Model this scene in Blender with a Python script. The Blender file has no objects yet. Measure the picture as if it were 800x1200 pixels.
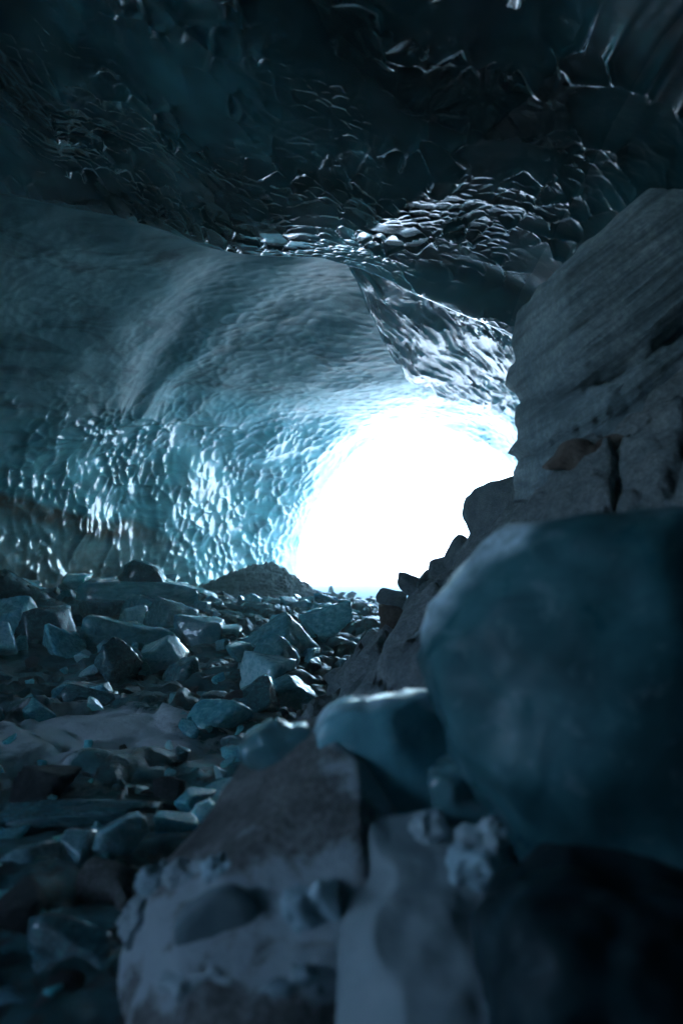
import bpy, bmesh, math, random
import numpy as np

R = math.radians
scene = bpy.context.scene
col = scene.collection

# ------------------------------------------------------------------ camera
CAM_Z = 1.0
cam_d = bpy.data.cameras.new('camera')
cam = bpy.data.objects.new('camera', cam_d); col.objects.link(cam)
cam.location = (0, 0, CAM_Z); cam.rotation_euler = (R(90), 0, 0)
cam_d.sensor_fit = 'HORIZONTAL'; cam_d.sensor_width = 24.0; cam_d.lens = 30.0
cam_d.clip_start = 0.05; cam_d.clip_end = 20000
cam_d.dof.use_dof = True; cam_d.dof.focus_distance = 5.2; cam_d.dof.aperture_fstop = 1.6
scene.camera = cam

# ------------------------------------------------------------------ world, sun, exposure
SUN_AZ, SUN_EL = 86.0, 33.0          # azimuth clockwise from +Y (the way out of the cave)
world = bpy.data.worlds.new('World'); scene.world = world; world.use_nodes = True
wn = world.node_tree.nodes; wl = world.node_tree.links; wn.clear()
sky = wn.new('ShaderNodeTexSky'); sky.sky_type = 'NISHITA'; sky.sun_disc = False
sky.sun_elevation = R(SUN_EL); sky.sun_rotation = R(SUN_AZ); sky.altitude = 1500
sky.air_density = 1.0; sky.dust_density = 0.3; sky.ozone_density = 1.0
bg = wn.new('ShaderNodeBackground'); bg.inputs['Strength'].default_value = 0.15
wo = wn.new('ShaderNodeOutputWorld')
wl.new(sky.outputs['Color'], bg.inputs['Color']); wl.new(bg.outputs['Background'], wo.inputs['Surface'])
sun_d = bpy.data.lights.new('sun', 'SUN'); sun_d.energy = 2.0; sun_d.angle = R(0.55); sun_d.color = (1, 0.985, 0.96)
sun = bpy.data.objects.new('sun', sun_d); col.objects.link(sun)
sun.rotation_euler = (R(90 - SUN_EL), 0, R(180 - SUN_AZ)); sun.location = (20, 30, 30)
scene.view_settings.view_transform = 'Standard'; scene.view_settings.look = 'None'
scene.view_settings.exposure = 3.9; scene.view_settings.gamma = 1.0
scene.view_settings.use_curve_mapping = False
cy = scene.cycles
cy.max_bounces = 10; cy.diffuse_bounces = 4; cy.glossy_bounces = 4; cy.transmission_bounces = 4; cy.volume_bounces = 1
cy.sample_clamp_indirect = 6.0; cy.use_denoising = True
cy.caustics_reflective = False; cy.caustics_refractive = False

# ------------------------------------------------------------------ numpy noise
def _h(ix, iy, iz, s):
    h = (ix.astype(np.uint32) * np.uint32(374761393) + iy.astype(np.uint32) * np.uint32(668265263)
         + iz.astype(np.uint32) * np.uint32(2246822519) + np.uint32((s * 3266489917) & 0xffffffff))
    h = (h ^ (h >> np.uint32(13))) * np.uint32(1274126177)
    h = (h ^ (h >> np.uint32(15))) * np.uint32(2654435761)
    return (h ^ (h >> np.uint32(16))).astype(np.float64) / 4294967296.0

def noise(P, s=0):
    P = np.asarray(P, float); I = np.floor(P).astype(np.int64); F = P - I
    U = F * F * F * (F * (F * 6 - 15) + 10); r = 0
    for a in (0, 1):
        for b in (0, 1):
            for c in (0, 1):
                w = (U[..., 0] if a else 1 - U[..., 0]) * (U[..., 1] if b else 1 - U[..., 1]) * (U[..., 2] if c else 1 - U[..., 2])
                r = r + w * _h(I[..., 0] + a, I[..., 1] + b, I[..., 2] + c, s)
    return r * 2 - 1

def fbm(P, octv=4, s=0, gain=0.5, lac=2.03):
    P = np.asarray(P, float); t = 0; a = 1.0
    for o in range(octv):
        t = t + a * noise(P, s + o * 17); P = P * lac + 7.3; a *= gain
    return t

def voro(P, s=0):
    P = np.asarray(P, float); I = np.floor(P).astype(np.int64)
    f1 = np.full(P.shape[:-1], 9.0); f2 = f1.copy(); idv = np.zeros(P.shape[:-1])
    for a in (-1, 0, 1):
        for b in (-1, 0, 1):
            for c in (-1, 0, 1):
                X, Y, Z = I[..., 0] + a, I[..., 1] + b, I[..., 2] + c
                d = np.sqrt((X + _h(X, Y, Z, s) - P[..., 0]) ** 2 + (Y + _h(X, Y, Z, s + 1) - P[..., 1]) ** 2
                            + (Z + _h(X, Y, Z, s + 2) - P[..., 2]) ** 2)
                m = d < f1
                f2 = np.where(m, f1, np.minimum(f2, d)); idv = np.where(m, _h(X, Y, Z, s + 3), idv); f1 = np.where(m, d, f1)
    return f1, f2, idv

def sstep(a, b, x):
    t = np.clip((x - a) / (b - a), 0, 1); return t * t * (3 - 2 * t)

# ------------------------------------------------------------------ mesh helpers
def make_mesh(name, V, F, smooth=True):
    V = np.asarray(V, np.float32).reshape(-1, 3); F = np.asarray(F, np.int32); n = F.shape[1]
    me = bpy.data.meshes.new(name)
    me.vertices.add(len(V)); me.vertices.foreach_set('co', V.ravel())
    me.loops.add(F.size); me.loops.foreach_set('vertex_index', F.ravel())
    me.polygons.add(len(F)); me.polygons.foreach_set('loop_start', np.arange(0, F.size, n, dtype=np.int32))
    me.polygons.foreach_set('loop_total', np.full(len(F), n, np.int32))
    me.polygons.foreach_set('use_smooth', np.full(len(F), smooth, bool))
    me.update(calc_edges=True); me.validate()
    return me

def grid_faces(nu, nv, off=0):
    a = (np.arange(nu - 1)[:, None] * nv + np.arange(nv - 1)[None, :]).ravel() + off
    return np.stack([a, a + 1, a + nv + 1, a + nv], 1)

def grid_normals(G):
    n = np.cross(np.gradient(G, axis=0), np.gradient(G, axis=1))
    return n / np.maximum(np.linalg.norm(n, axis=-1, keepdims=True), 1e-9)

def obj(name, me, mat, parent=None, **props):
    o = bpy.data.objects.new(name, me); col.objects.link(o)
    if mat is not None and me is not None and not me.materials:
        me.materials.append(mat)
    if parent is not None: o.parent = parent
    for k, v in props.items(): o[k] = v
    return o

def empty(name, loc, **props):
    o = bpy.data.objects.new(name, None); col.objects.link(o); o.location = loc
    for k, v in props.items(): o[k] = v
    return o

_ico = {}
def ico(n):
    if n not in _ico:
        bm = bmesh.new(); bmesh.ops.create_icosphere(bm, subdivisions=n, radius=1.0)
        bm.verts.ensure_lookup_table()
        V = np.array([v.co[:] for v in bm.verts]); F = np.array([[v.index for v in f.verts] for f in bm.faces]); bm.free()
        V /= np.linalg.norm(V, axis=1, keepdims=True); _ico[n] = (V, F)
    return _ico[n]

def at(px, py, Y):
    return np.array([(px - 400) / 1000 * Y, Y, CAM_Z + (600 - py) / 1000 * Y])

# ------------------------------------------------------------------ materials
def new_mat(name):
    m = bpy.data.materials.new(name); m.use_nodes = True
    nt = m.node_tree; b = nt.nodes['Principled BSDF']
    return m, nt, b

def N(nt, t, **kw):
    n = nt.nodes.new(t)
    for k, v in kw.items():
        if hasattr(n, k): setattr(n, k, v)
        else: n.inputs[k].default_value = v
    return n

def ramp(nt, src, stops):
    r = nt.nodes.new('ShaderNodeValToRGB'); e = r.color_ramp.elements
    while len(e) < len(stops): e.new(0.5)
    for el, (p, c) in zip(e, stops):
        el.position = p; el.color = (*c, 1) if len(c) == 3 else c
    nt.links.new(src, r.inputs[0]); return r.outputs[0]

def coords(nt, scale=(1, 1, 1), rot=(0, 0, 0), which='Object'):
    tc = nt.nodes.new('ShaderNodeTexCoord'); mp = nt.nodes.new('ShaderNodeMapping')
    mp.inputs['Scale'].default_value = scale; mp.inputs['Rotation'].default_value = rot
    nt.links.new(tc.outputs[which], mp.inputs['Vector']); return mp.outputs[0]

def ntex(nt, vec, scale, detail=6, rough=0.55, dist=0.0):
    n = N(nt, 'ShaderNodeTexNoise'); n.inputs['Scale'].default_value = scale; n.inputs['Detail'].default_value = detail
    n.inputs['Roughness'].default_value = rough; n.inputs['Distortion'].default_value = dist
    nt.links.new(vec, n.inputs['Vector']); return n.outputs['Fac']

def bump(nt, b, h, strength=0.4, dist=0.02, prev=None):
    n = N(nt, 'ShaderNodeBump'); n.inputs['Strength'].default_value = strength; n.inputs['Distance'].default_value = dist
    nt.links.new(h, n.inputs['Height'])
    if prev is not None: nt.links.new(prev, n.inputs['Normal'])
    nt.links.new(n.outputs[0], b.inputs['Normal']); return n.outputs[0]

def mixc(nt, fac, a, c):
    m = N(nt, 'ShaderNodeMix', data_type='RGBA')
    for s, v in ((0, fac), (6, a), (7, c)):
        if isinstance(v, (int, float)): m.inputs[s].default_value = v
        elif isinstance(v, tuple): m.inputs[s].default_value = (*v, 1)
        else: nt.links.new(v, m.inputs[s])
    return m.outputs[2]

def sss(b, w, radius, scale):
    b.inputs['Subsurface Weight'].default_value = w
    b.inputs['Subsurface Radius'].default_value = radius; b.inputs['Subsurface Scale'].default_value = scale

def mat_wall_ice():
    m, nt, b = new_mat('far_wall_ice'); v = coords(nt)
    big = ntex(nt, v, 0.7, 4); mid = ntex(nt, coords(nt, (1, 1, 2.2)), 2.2, 5)
    c = ramp(nt, big, [(0.3, (0.11, 0.43, 0.46)), (0.55, (0.22, 0.60, 0.63)), (0.75, (0.42, 0.74, 0.75))])
    c2 = mixc(nt, ramp(nt, mid, [(0.45, (0, 0, 0)), (0.75, (0.6, 0.6, 0.6))]), c, (0.42, 0.60, 0.62))
    # sediment frozen into the lowest layers
    tc = N(nt, 'ShaderNodeTexCoord'); sx = N(nt, 'ShaderNodeSeparateXYZ'); nt.links.new(tc.outputs['Object'], sx.inputs[0])
    warp = ntex(nt, v, 0.9, 3)
    ad = N(nt, 'ShaderNodeMath', operation='MULTIPLY_ADD'); nt.links.new(warp, ad.inputs[0]); ad.inputs[1].default_value = 0.4
    nt.links.new(sx.outputs['Z'], ad.inputs[2])
    xs = N(nt, 'ShaderNodeMath', operation='MULTIPLY_ADD'); nt.links.new(sx.outputs['X'], xs.inputs[0]); xs.inputs[1].default_value = 0.38
    nt.links.new(ad.outputs[0], xs.inputs[2])
    hf = N(nt, 'ShaderNodeMath', operation='MULTIPLY_ADD'); nt.links.new(xs.outputs[0], hf.inputs[0]); hf.inputs[1].default_value = 0.5; hf.inputs[2].default_value = 0.57
    band0 = ramp(nt, hf.outputs[0], [(0.2, (0.8,) * 3), (0.44, (0.55,) * 3), (0.50, (1,) * 3), (0.56, (1,) * 3), (0.60, (0.0,) * 3)])
    xf = N(nt, 'ShaderNodeMapRange'); nt.links.new(sx.outputs['X'], xf.inputs[0]); xf.inputs[1].default_value = -2.0; xf.inputs[2].default_value = -2.7
    bm_ = N(nt, 'ShaderNodeMath', operation='MULTIPLY'); nt.links.new(band0, bm_.inputs[0]); nt.links.new(xf.outputs[0], bm_.inputs[1])
    band = bm_.outputs[0]
    grit = ramp(nt, ntex(nt, v, 14, 6), [(0.3, (0.75,) * 3), (0.55, (1,) * 3)])
    mm = N(nt, 'ShaderNodeMath', operation='MULTIPLY'); nt.links.new(band, mm.inputs[0]); nt.links.new(grit, mm.inputs[1])
    c3 = mixc(nt, mm.outputs[0], c2, (0.17, 0.09, 0.055))
    sl = N(nt, 'ShaderNodeAttribute', attribute_name='silt')
    lay = ntex(nt, coords(nt, (0.35, 0.9, 3.0)), 2.4, 6, 0.6, 0.8)
    c3 = mixc(nt, ramp(nt, lay, [(0.5, (0,) * 3), (0.68, (0.55,) * 3)]), c3, (0.07, 0.15, 0.16))
    c3 = mixc(nt, sl.outputs['Fac'], c3, ramp(nt, lay, [(0.32, (0.30, 0.46, 0.46)), (0.52, (0.19, 0.33, 0.335)), (0.68, (0.085, 0.125, 0.12))]))
    recess_shade = N(nt, 'ShaderNodeAttribute', attribute_name='deep')
    c3 = mixc(nt, recess_shade.outputs['Fac'], c3, (0.055, 0.20, 0.215))  # shade of the vault recess, put into the ice colour
    nt.links.new(c3, b.inputs['Base Color'])
    mt = N(nt, 'ShaderNodeAttribute', attribute_name='matt')
    rg = N(nt, 'ShaderNodeMapRange'); nt.links.new(mt.outputs['Fac'], rg.inputs[0]); rg.inputs[3].default_value = 0.14; rg.inputs[4].default_value = 0.5
    nt.links.new(rg.outputs[0], b.inputs['Roughness']); b.inputs['IOR'].default_value = 1.33
    ct = N(nt, 'ShaderNodeMapRange'); nt.links.new(mt.outputs['Fac'], ct.inputs[0]); ct.inputs[3].default_value = 0.9; ct.inputs[4].default_value = 0.0
    nt.links.new(ct.outputs[0], b.inputs['Coat Weight']); b.inputs['Coat Roughness'].default_value = 0.05
    h = ntex(nt, v, 9, 5)
    bump(nt, b, h, 0.25, 0.02)
    return m

def mat_ceiling_ice():
    m, nt, b = new_mat('near_ceiling_ice'); v = coords(nt)
    big = ntex(nt, v, 0.9, 4)
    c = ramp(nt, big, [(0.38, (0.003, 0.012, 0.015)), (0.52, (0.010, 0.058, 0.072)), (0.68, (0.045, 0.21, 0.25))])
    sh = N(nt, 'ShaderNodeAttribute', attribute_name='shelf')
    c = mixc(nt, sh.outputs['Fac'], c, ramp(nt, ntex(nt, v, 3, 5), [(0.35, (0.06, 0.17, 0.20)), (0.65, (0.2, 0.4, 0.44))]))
    nt.links.new(c, b.inputs['Base Color'])
    r1 = N(nt, 'ShaderNodeMapRange'); nt.links.new(sh.outputs['Fac'], r1.inputs[0]); r1.inputs[3].default_value = 0.16; r1.inputs[4].default_value = 0.26
    r2 = N(nt, 'ShaderNodeMapRange'); nt.links.new(sh.outputs['Fac'], r2.inputs[0]); r2.inputs[3].default_value = 0.8; r2.inputs[4].default_value = 0.0
    fz = N(nt, 'ShaderNodeAttribute', attribute_name='frosted')
    r3 = N(nt, 'ShaderNodeMath', operation='MULTIPLY_ADD'); nt.links.new(fz.outputs['Fac'], r3.inputs[0]); r3.inputs[1].default_value = 0.4; nt.links.new(r1.outputs[0], r3.inputs[2])
    r4 = N(nt, 'ShaderNodeMath', operation='MULTIPLY_ADD', use_clamp=True); nt.links.new(fz.outputs['Fac'], r4.inputs[0]); r4.inputs[1].default_value = -0.8; nt.links.new(r2.outputs[0], r4.inputs[2])
    nt.links.new(r3.outputs[0], b.inputs['Roughness']); b.inputs['IOR'].default_value = 1.33; nt.links.new(r4.outputs[0], b.inputs['Coat Weight'])
    b.inputs['Coat Weight'].default_value = 0.8; b.inputs['Coat Roughness'].default_value = 0.04
    sss(b, 0.55, (0.25, 0.8, 1.0), 0.3)
    bump(nt, b, ntex(nt, coords(nt, (1, 1, 1)), 16, 5), 0.35, 0.012)
    return m

def mat_ice(name, c0, c1, c2, frost=0.35, rough=0.2, ssw=0.0, scale=0.05, bumpd=0.01, trans=0.0, rim=False):
    m, nt, b = new_mat(name); v = coords(nt)
    oi = N(nt, 'ShaderNodeObjectInfo')
    big = ntex(nt, v, 5, 5, 0.6, 0.6)
    c = ramp(nt, big, [(0.3, c0), (0.52, c1), (0.75, c2)])
    fr = ramp(nt, ntex(nt, v, 16, 7, 0.65, 0.4), [(0.56, (0,) * 3), (0.68, (frost,) * 3)])
    c = mixc(nt, fr, c, (0.42, 0.52, 0.56))
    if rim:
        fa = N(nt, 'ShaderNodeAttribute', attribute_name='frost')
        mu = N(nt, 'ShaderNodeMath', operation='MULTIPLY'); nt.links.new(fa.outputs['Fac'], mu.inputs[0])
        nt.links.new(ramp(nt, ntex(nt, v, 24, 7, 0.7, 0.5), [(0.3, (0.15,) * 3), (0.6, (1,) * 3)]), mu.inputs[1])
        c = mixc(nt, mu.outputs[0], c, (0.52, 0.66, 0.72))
    hs = N(nt, 'ShaderNodeHueSaturation'); nt.links.new(c, hs.inputs['Color'])
    mr = N(nt, 'ShaderNodeMapRange'); nt.links.new(oi.outputs['Random'], mr.inputs[0]); mr.inputs[3].default_value = 0.55; mr.inputs[4].default_value = 1.35
    nt.links.new(mr.outputs[0], hs.inputs['Value'])
    nt.links.new(hs.outputs[0], b.inputs['Base Color'])
    rr = ramp(nt, ntex(nt, v, 8, 4), [(0.35, (rough * 0.5,) * 3), (0.7, (min(1, rough * 2),) * 3)])
    nt.links.new(rr, b.inputs['Roughness']); b.inputs['IOR'].default_value = 1.33
    b.inputs['Transmission Weight'].default_value = trans
    b.inputs['Coat Weight'].default_value = 0.7 if rough < 0.3 else 0.0; b.inputs['Coat Roughness'].default_value = 0.06
    if ssw: sss(b, ssw, (0.3, 0.8, 1.0), scale)
    p = bump(nt, b, ntex(nt, v, 14, 5), 0.4, bumpd)
    bump(nt, b, ntex(nt, v, 60, 3), 0.15, bumpd * 0.4, p)
    return m

def mat_rock(name, c0, c1, c2, strata=None, snow=0.0, scale=1.0):
    m, nt, b = new_mat(name); v = coords(nt)
    c = ramp(nt, ntex(nt, v, 4 * scale, 8, 0.62, 0.3), [(0.3, c0), (0.5, c1), (0.72, c2)])
    fine = ntex(nt, v, 40 * scale, 6, 0.7)
    c = mixc(nt, ramp(nt, fine, [(0.42, (0.55,) * 3), (0.62, (0,) * 3)]), c, tuple(x * 0.5 for x in c0))
    h = ntex(nt, v, 26 * scale, 8, 0.68)
    if strata:
        sv = coords(nt, (1 / 1.2, 1 / 1.2, 1 / 16), strata)
        sv.node.vector_type = 'TEXTURE'
        st = ntex(nt, sv, 1.6, 6, 0.6, 0.25)
        c = mixc(nt, ramp(nt, st, [(0.38, (0.7,) * 3), (0.55, (0,) * 3)]), c, tuple(x * 0.42 for x in c0))
        p = bump(nt, b, st, 0.8, 0.04); bump(nt, b, h, 0.6, 0.012, p)
    else:
        bump(nt, b, h, 0.9, 0.03)
    if snow:
        fa = N(nt, 'ShaderNodeAttribute', attribute_name='frost')
        ma = N(nt, 'ShaderNodeMath', operation='MULTIPLY_ADD'); nt.links.new(fa.outputs['Fac'], ma.inputs[0]); ma.inputs[1].default_value = 0.3
        nt.links.new(ntex(nt, v, 9, 8, 0.66, 0.5), ma.inputs[2])
        sn = ramp(nt, ma.outputs[0], [(0.60, (0,) * 3), (0.72, (0.9,) * 3)])
        c = mixc(nt, sn, c, (0.56, 0.65, 0.69))
    nt.links.new(c, b.inputs['Base Color'])
    b.inputs['Roughness'].default_value = 0.72; b.inputs['Specular IOR Level'].default_value = 0.35
    return m

def mat_snow():
    m, nt, b = new_mat('snow'); v = coords(nt)
    c = ramp(nt, ntex(nt, v, 6, 6), [(0.3, (0.55, 0.58, 0.60)), (0.7, (0.80, 0.82, 0.83))])
    nt.links.new(c, b.inputs['Base Color']); b.inputs['Roughness'].default_value = 0.6
    bump(nt, b, ntex(nt, v, 30, 6), 0.4, 0.01)
    return m

def mat_ground():
    m, nt, b = new_mat('ground_rubble_and_snow'); v = coords(nt)
    n1 = ntex(nt, v, 3.0, 6, 0.6, 0.5)
    ice = ramp(nt, n1, [(0.3, (0.012, 0.026, 0.028)), (0.5, (0.03, 0.10, 0.11)), (0.7, (0.08, 0.24, 0.26))])
    dirt = mixc(nt, ramp(nt, ntex(nt, v, 11, 7, 0.65), [(0.5, (0,) * 3), (0.62, (0.9,) * 3)]), ice, (0.035, 0.03, 0.027))
    at_ = N(nt, 'ShaderNodeAttribute', attribute_name='snow')
    ns = ntex(nt, v, 5.5, 7, 0.62, 0.6)
    ad = N(nt, 'ShaderNodeMath', operation='ADD'); nt.links.new(at_.outputs['Fac'], ad.inputs[0]); nt.links.new(ns, ad.inputs[1])
    sm = ramp(nt, ad.outputs[0], [(0.98, (0,) * 3), (1.0, (1,) * 3)])
    sub = N(nt, 'ShaderNodeMath', operation='MULTIPLY_ADD'); nt.links.new(ad.outputs[0], sub.inputs[0]); sub.inputs[1].default_value = 6.0; sub.inputs[2].default_value = -5.7
    sub.use_clamp = True
    c = mixc(nt, sub.outputs[0], dirt, (0.70, 0.73, 0.75))
    nt.links.new(c, b.inputs['Base Color'])
    rg = N(nt, 'ShaderNodeMapRange'); nt.links.new(sub.outputs[0], rg.inputs[0]); rg.inputs[3].default_value = 0.25; rg.inputs[4].default_value = 0.75
    nt.links.new(rg.outputs[0], b.inputs['Roughness'])
    p = bump(nt, b, ntex(nt, v, 18, 8, 0.65), 0.6, 0.02)
    return m

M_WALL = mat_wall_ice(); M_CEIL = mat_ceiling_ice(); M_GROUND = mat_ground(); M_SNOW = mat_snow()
M_ICE = mat_ice('blue_ice', (0.045, 0.22, 0.25), (0.11, 0.42, 0.46), (0.32, 0.66, 0.68), 0.3, 0.12, 0.6, 0.12, 0.012, 0.0)
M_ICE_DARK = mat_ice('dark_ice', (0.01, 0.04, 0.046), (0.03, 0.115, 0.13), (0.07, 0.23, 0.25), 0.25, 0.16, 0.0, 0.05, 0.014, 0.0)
M_ICE_PALE = mat_ice('pale_ice', (0.18, 0.44, 0.48), (0.36, 0.66, 0.69), (0.58, 0.80, 0.82), 0.3, 0.12, 0.6, 0.12, 0.012, 0.0)
M_ICE_CLEAR = mat_ice('wet_clear_ice', (0.09, 0.27, 0.31), (0.20, 0.45, 0.50), (0.40, 0.64, 0.69), 0.4, 0.1, 0.0, 0.05, 0.025, 0.15)
M_ICE_BIG = mat_ice('smooth_boulder_ice', (0.016, 0.06, 0.075), (0.04, 0.13, 0.16), (0.09, 0.235, 0.28), 0.18, 0.5, 0.0, 0.08)
M_ICE_RIM = mat_ice('pale_rimmed_ice', (0.008, 0.042, 0.05), (0.024, 0.094, 0.108), (0.058, 0.17, 0.19), 0.16, 0.45, 0.0, 0.08, 0.012, 0.0, True)
M_ICE_SLAB = mat_ice('frost_rimmed_slab_ice', (0.05, 0.17, 0.20), (0.10, 0.28, 0.32), (0.2, 0.42, 0.46), 0.3, 0.3, 0.0, 0.08, 0.012, 0.0, True)
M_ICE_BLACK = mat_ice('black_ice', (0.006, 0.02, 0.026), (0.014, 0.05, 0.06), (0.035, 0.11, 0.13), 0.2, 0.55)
M_FIRN = mat_ice('old_grey_snow', (0.24, 0.31, 0.33), (0.33, 0.40, 0.42), (0.42, 0.49, 0.51), 0.3, 0.7)
M_ICE_GREY = mat_ice('grey_lens_ice', (0.22, 0.33, 0.37), (0.33, 0.45, 0.49), (0.46, 0.57, 0.61), 0.5, 0.4)
M_CRUST = mat_ice('white_frosty_crust', (0.25, 0.40, 0.46), (0.42, 0.58, 0.64), (0.62, 0.74, 0.78), 0.6, 0.14)
M_ROCK = mat_rock('slope_rock', (0.13, 0.165, 0.18), (0.25, 0.295, 0.31), (0.39, 0.42, 0.43))
M_ROCK_B = mat_rock('blue_grey_rock', (0.17, 0.22, 0.25), (0.30, 0.36, 0.39), (0.42, 0.48, 0.50))
M_ROCK_BROWN = mat_rock('rusty_rock', (0.10, 0.075, 0.065), (0.2, 0.15, 0.125), (0.3, 0.24, 0.2))
M_ROCK_PALE = mat_rock('pale_block_rock', (0.25, 0.29, 0.31), (0.38, 0.42, 0.43), (0.48, 0.52, 0.53))
M_ROCK_DARK = mat_rock('dark_rock', (0.028, 0.034, 0.037), (0.055, 0.065, 0.07), (0.11, 0.125, 0.13))
M_STRATA = mat_rock('layered_rock', (0.17, 0.245, 0.28), (0.29, 0.38, 0.415), (0.42, 0.51, 0.54), (0, R(-38), 0))
M_FROST = mat_rock('frosted_rock', (0.09, 0.095, 0.095), (0.26, 0.265, 0.26), (0.45, 0.46, 0.455), None, 0.12, 1.6)
M_GRAVEL = mat_rock('gravel', (0.2, 0.2, 0.19), (0.38, 0.37, 0.355), (0.52, 0.51, 0.49), None, 0, 3)

# ================================================================== THE SETTING
# ---- ground: one sheet, rubble inside the cave, snow outside, out to the horizon
def floor_z(x, y):
    z = 0.0 + 0.13 * np.exp(-((y - 8.6) / 1.0) ** 2) * sstep(-0.6, -2.0, x)
    z = z - 0.22 * sstep(9.6, 11.0, y) + 0.05 * np.exp(-((x + 1.3) ** 2 + (y - 3.6) ** 2) / 0.5)
    return z - 0.02 * sstep(15, 40, y) * 0

def lines(fine, lo, hi, far):
    return np.array(sorted(set(np.round(np.concatenate([far, np.arange(lo, hi, fine)]), 4))))

def build_ground():
    far = [-3000, -900, -300, -100, -40, -20, -12, -8, -6, 3.5, 4.5, 6, 9, 14, 24, 45, 100, 300, 900, 3000]
    xs = lines(0.03, -4.6, 2.9, far)
    ys = lines(0.03, 0.9, 10.6, [-3000, -900, -300, -100, -30, -8, -4, -2, -1, 0, 0.5, 11, 11.5, 12, 12.5, 13, 14, 15, 16, 18, 22, 30, 45, 70, 120, 300, 900, 3000])
    X, Y = np.meshgrid(xs, ys, indexing='ij'); Z = floor_z(X, Y)
    P = np.stack([X, Y, Z * 0], -1)
    inside = sstep(11.2, 10.3, Y) * sstep(-5, -4.4, X) * sstep(3.2, 2.6, X) * sstep(0.6, 1.1, Y)
    W = P + 0.10 * np.stack([noise(P * 3.1, 5), noise(P * 3.1, 6), 0 * X], -1)
    f1, f2, idv = voro(W * np.array([3.4, 3.0, 1]), 3)
    g1, g2, gid = voro(W * np.array([9.5, 8.0, 1]) + 3.3, 9)
    plate = (idv - 0.5) * 0.16 + 0.05 * sstep(0.0, 0.25, f2 - f1) + (gid - 0.5) * 0.05 + 0.018 * sstep(0, 0.25, g2 - g1)
    rough = plate * (0.5 + 0.5 * noise(P * 0.8, 12)) + 0.03 * fbm(P * 2.2, 4, 1)
    snow = 0.24 + 0.70 * np.exp(-(((X + 1.12) / 0.42) ** 2 + ((Y - 3.75) / 0.62) ** 2)) + 0.08 * noise(P * 1.3, 33)
    snow += 0.18 * np.exp(-(((X + 0.55) / 0.5) ** 2 + ((Y - 3.9) / 0.8) ** 2)) - 0.25 * sstep(6.0, 7.0, Y) * sstep(10.4, 9.6, Y)
    snow += -0.5 * (rough + 0.0) * 2.0
    cover = sstep(0.45, 0.75, snow)
    Z = Z + inside * (rough * (1 - 0.5 * cover) - 0.02)
    snow = np.where(Y > 10.8, 2.0, snow); snow = np.where((np.abs(X) > 5), 2.0, snow)
    Z = Z + 0.25 * sstep(18, 60, Y) * fbm(P * 0.05, 3, 2)
    me = make_mesh('ground', np.stack([X, Y, Z], -1), grid_faces(*X.shape)[:, ::-1])
    a = me.attributes.new('snow', 'FLOAT', 'POINT'); a.data.foreach_set('value', snow.astype(np.float32).ravel())
    o = obj('ground', me, M_GROUND, kind='structure', label='broken ice and snow floor of the cave running out into the snow')
    return X, Y, Z
build_ground()

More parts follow.
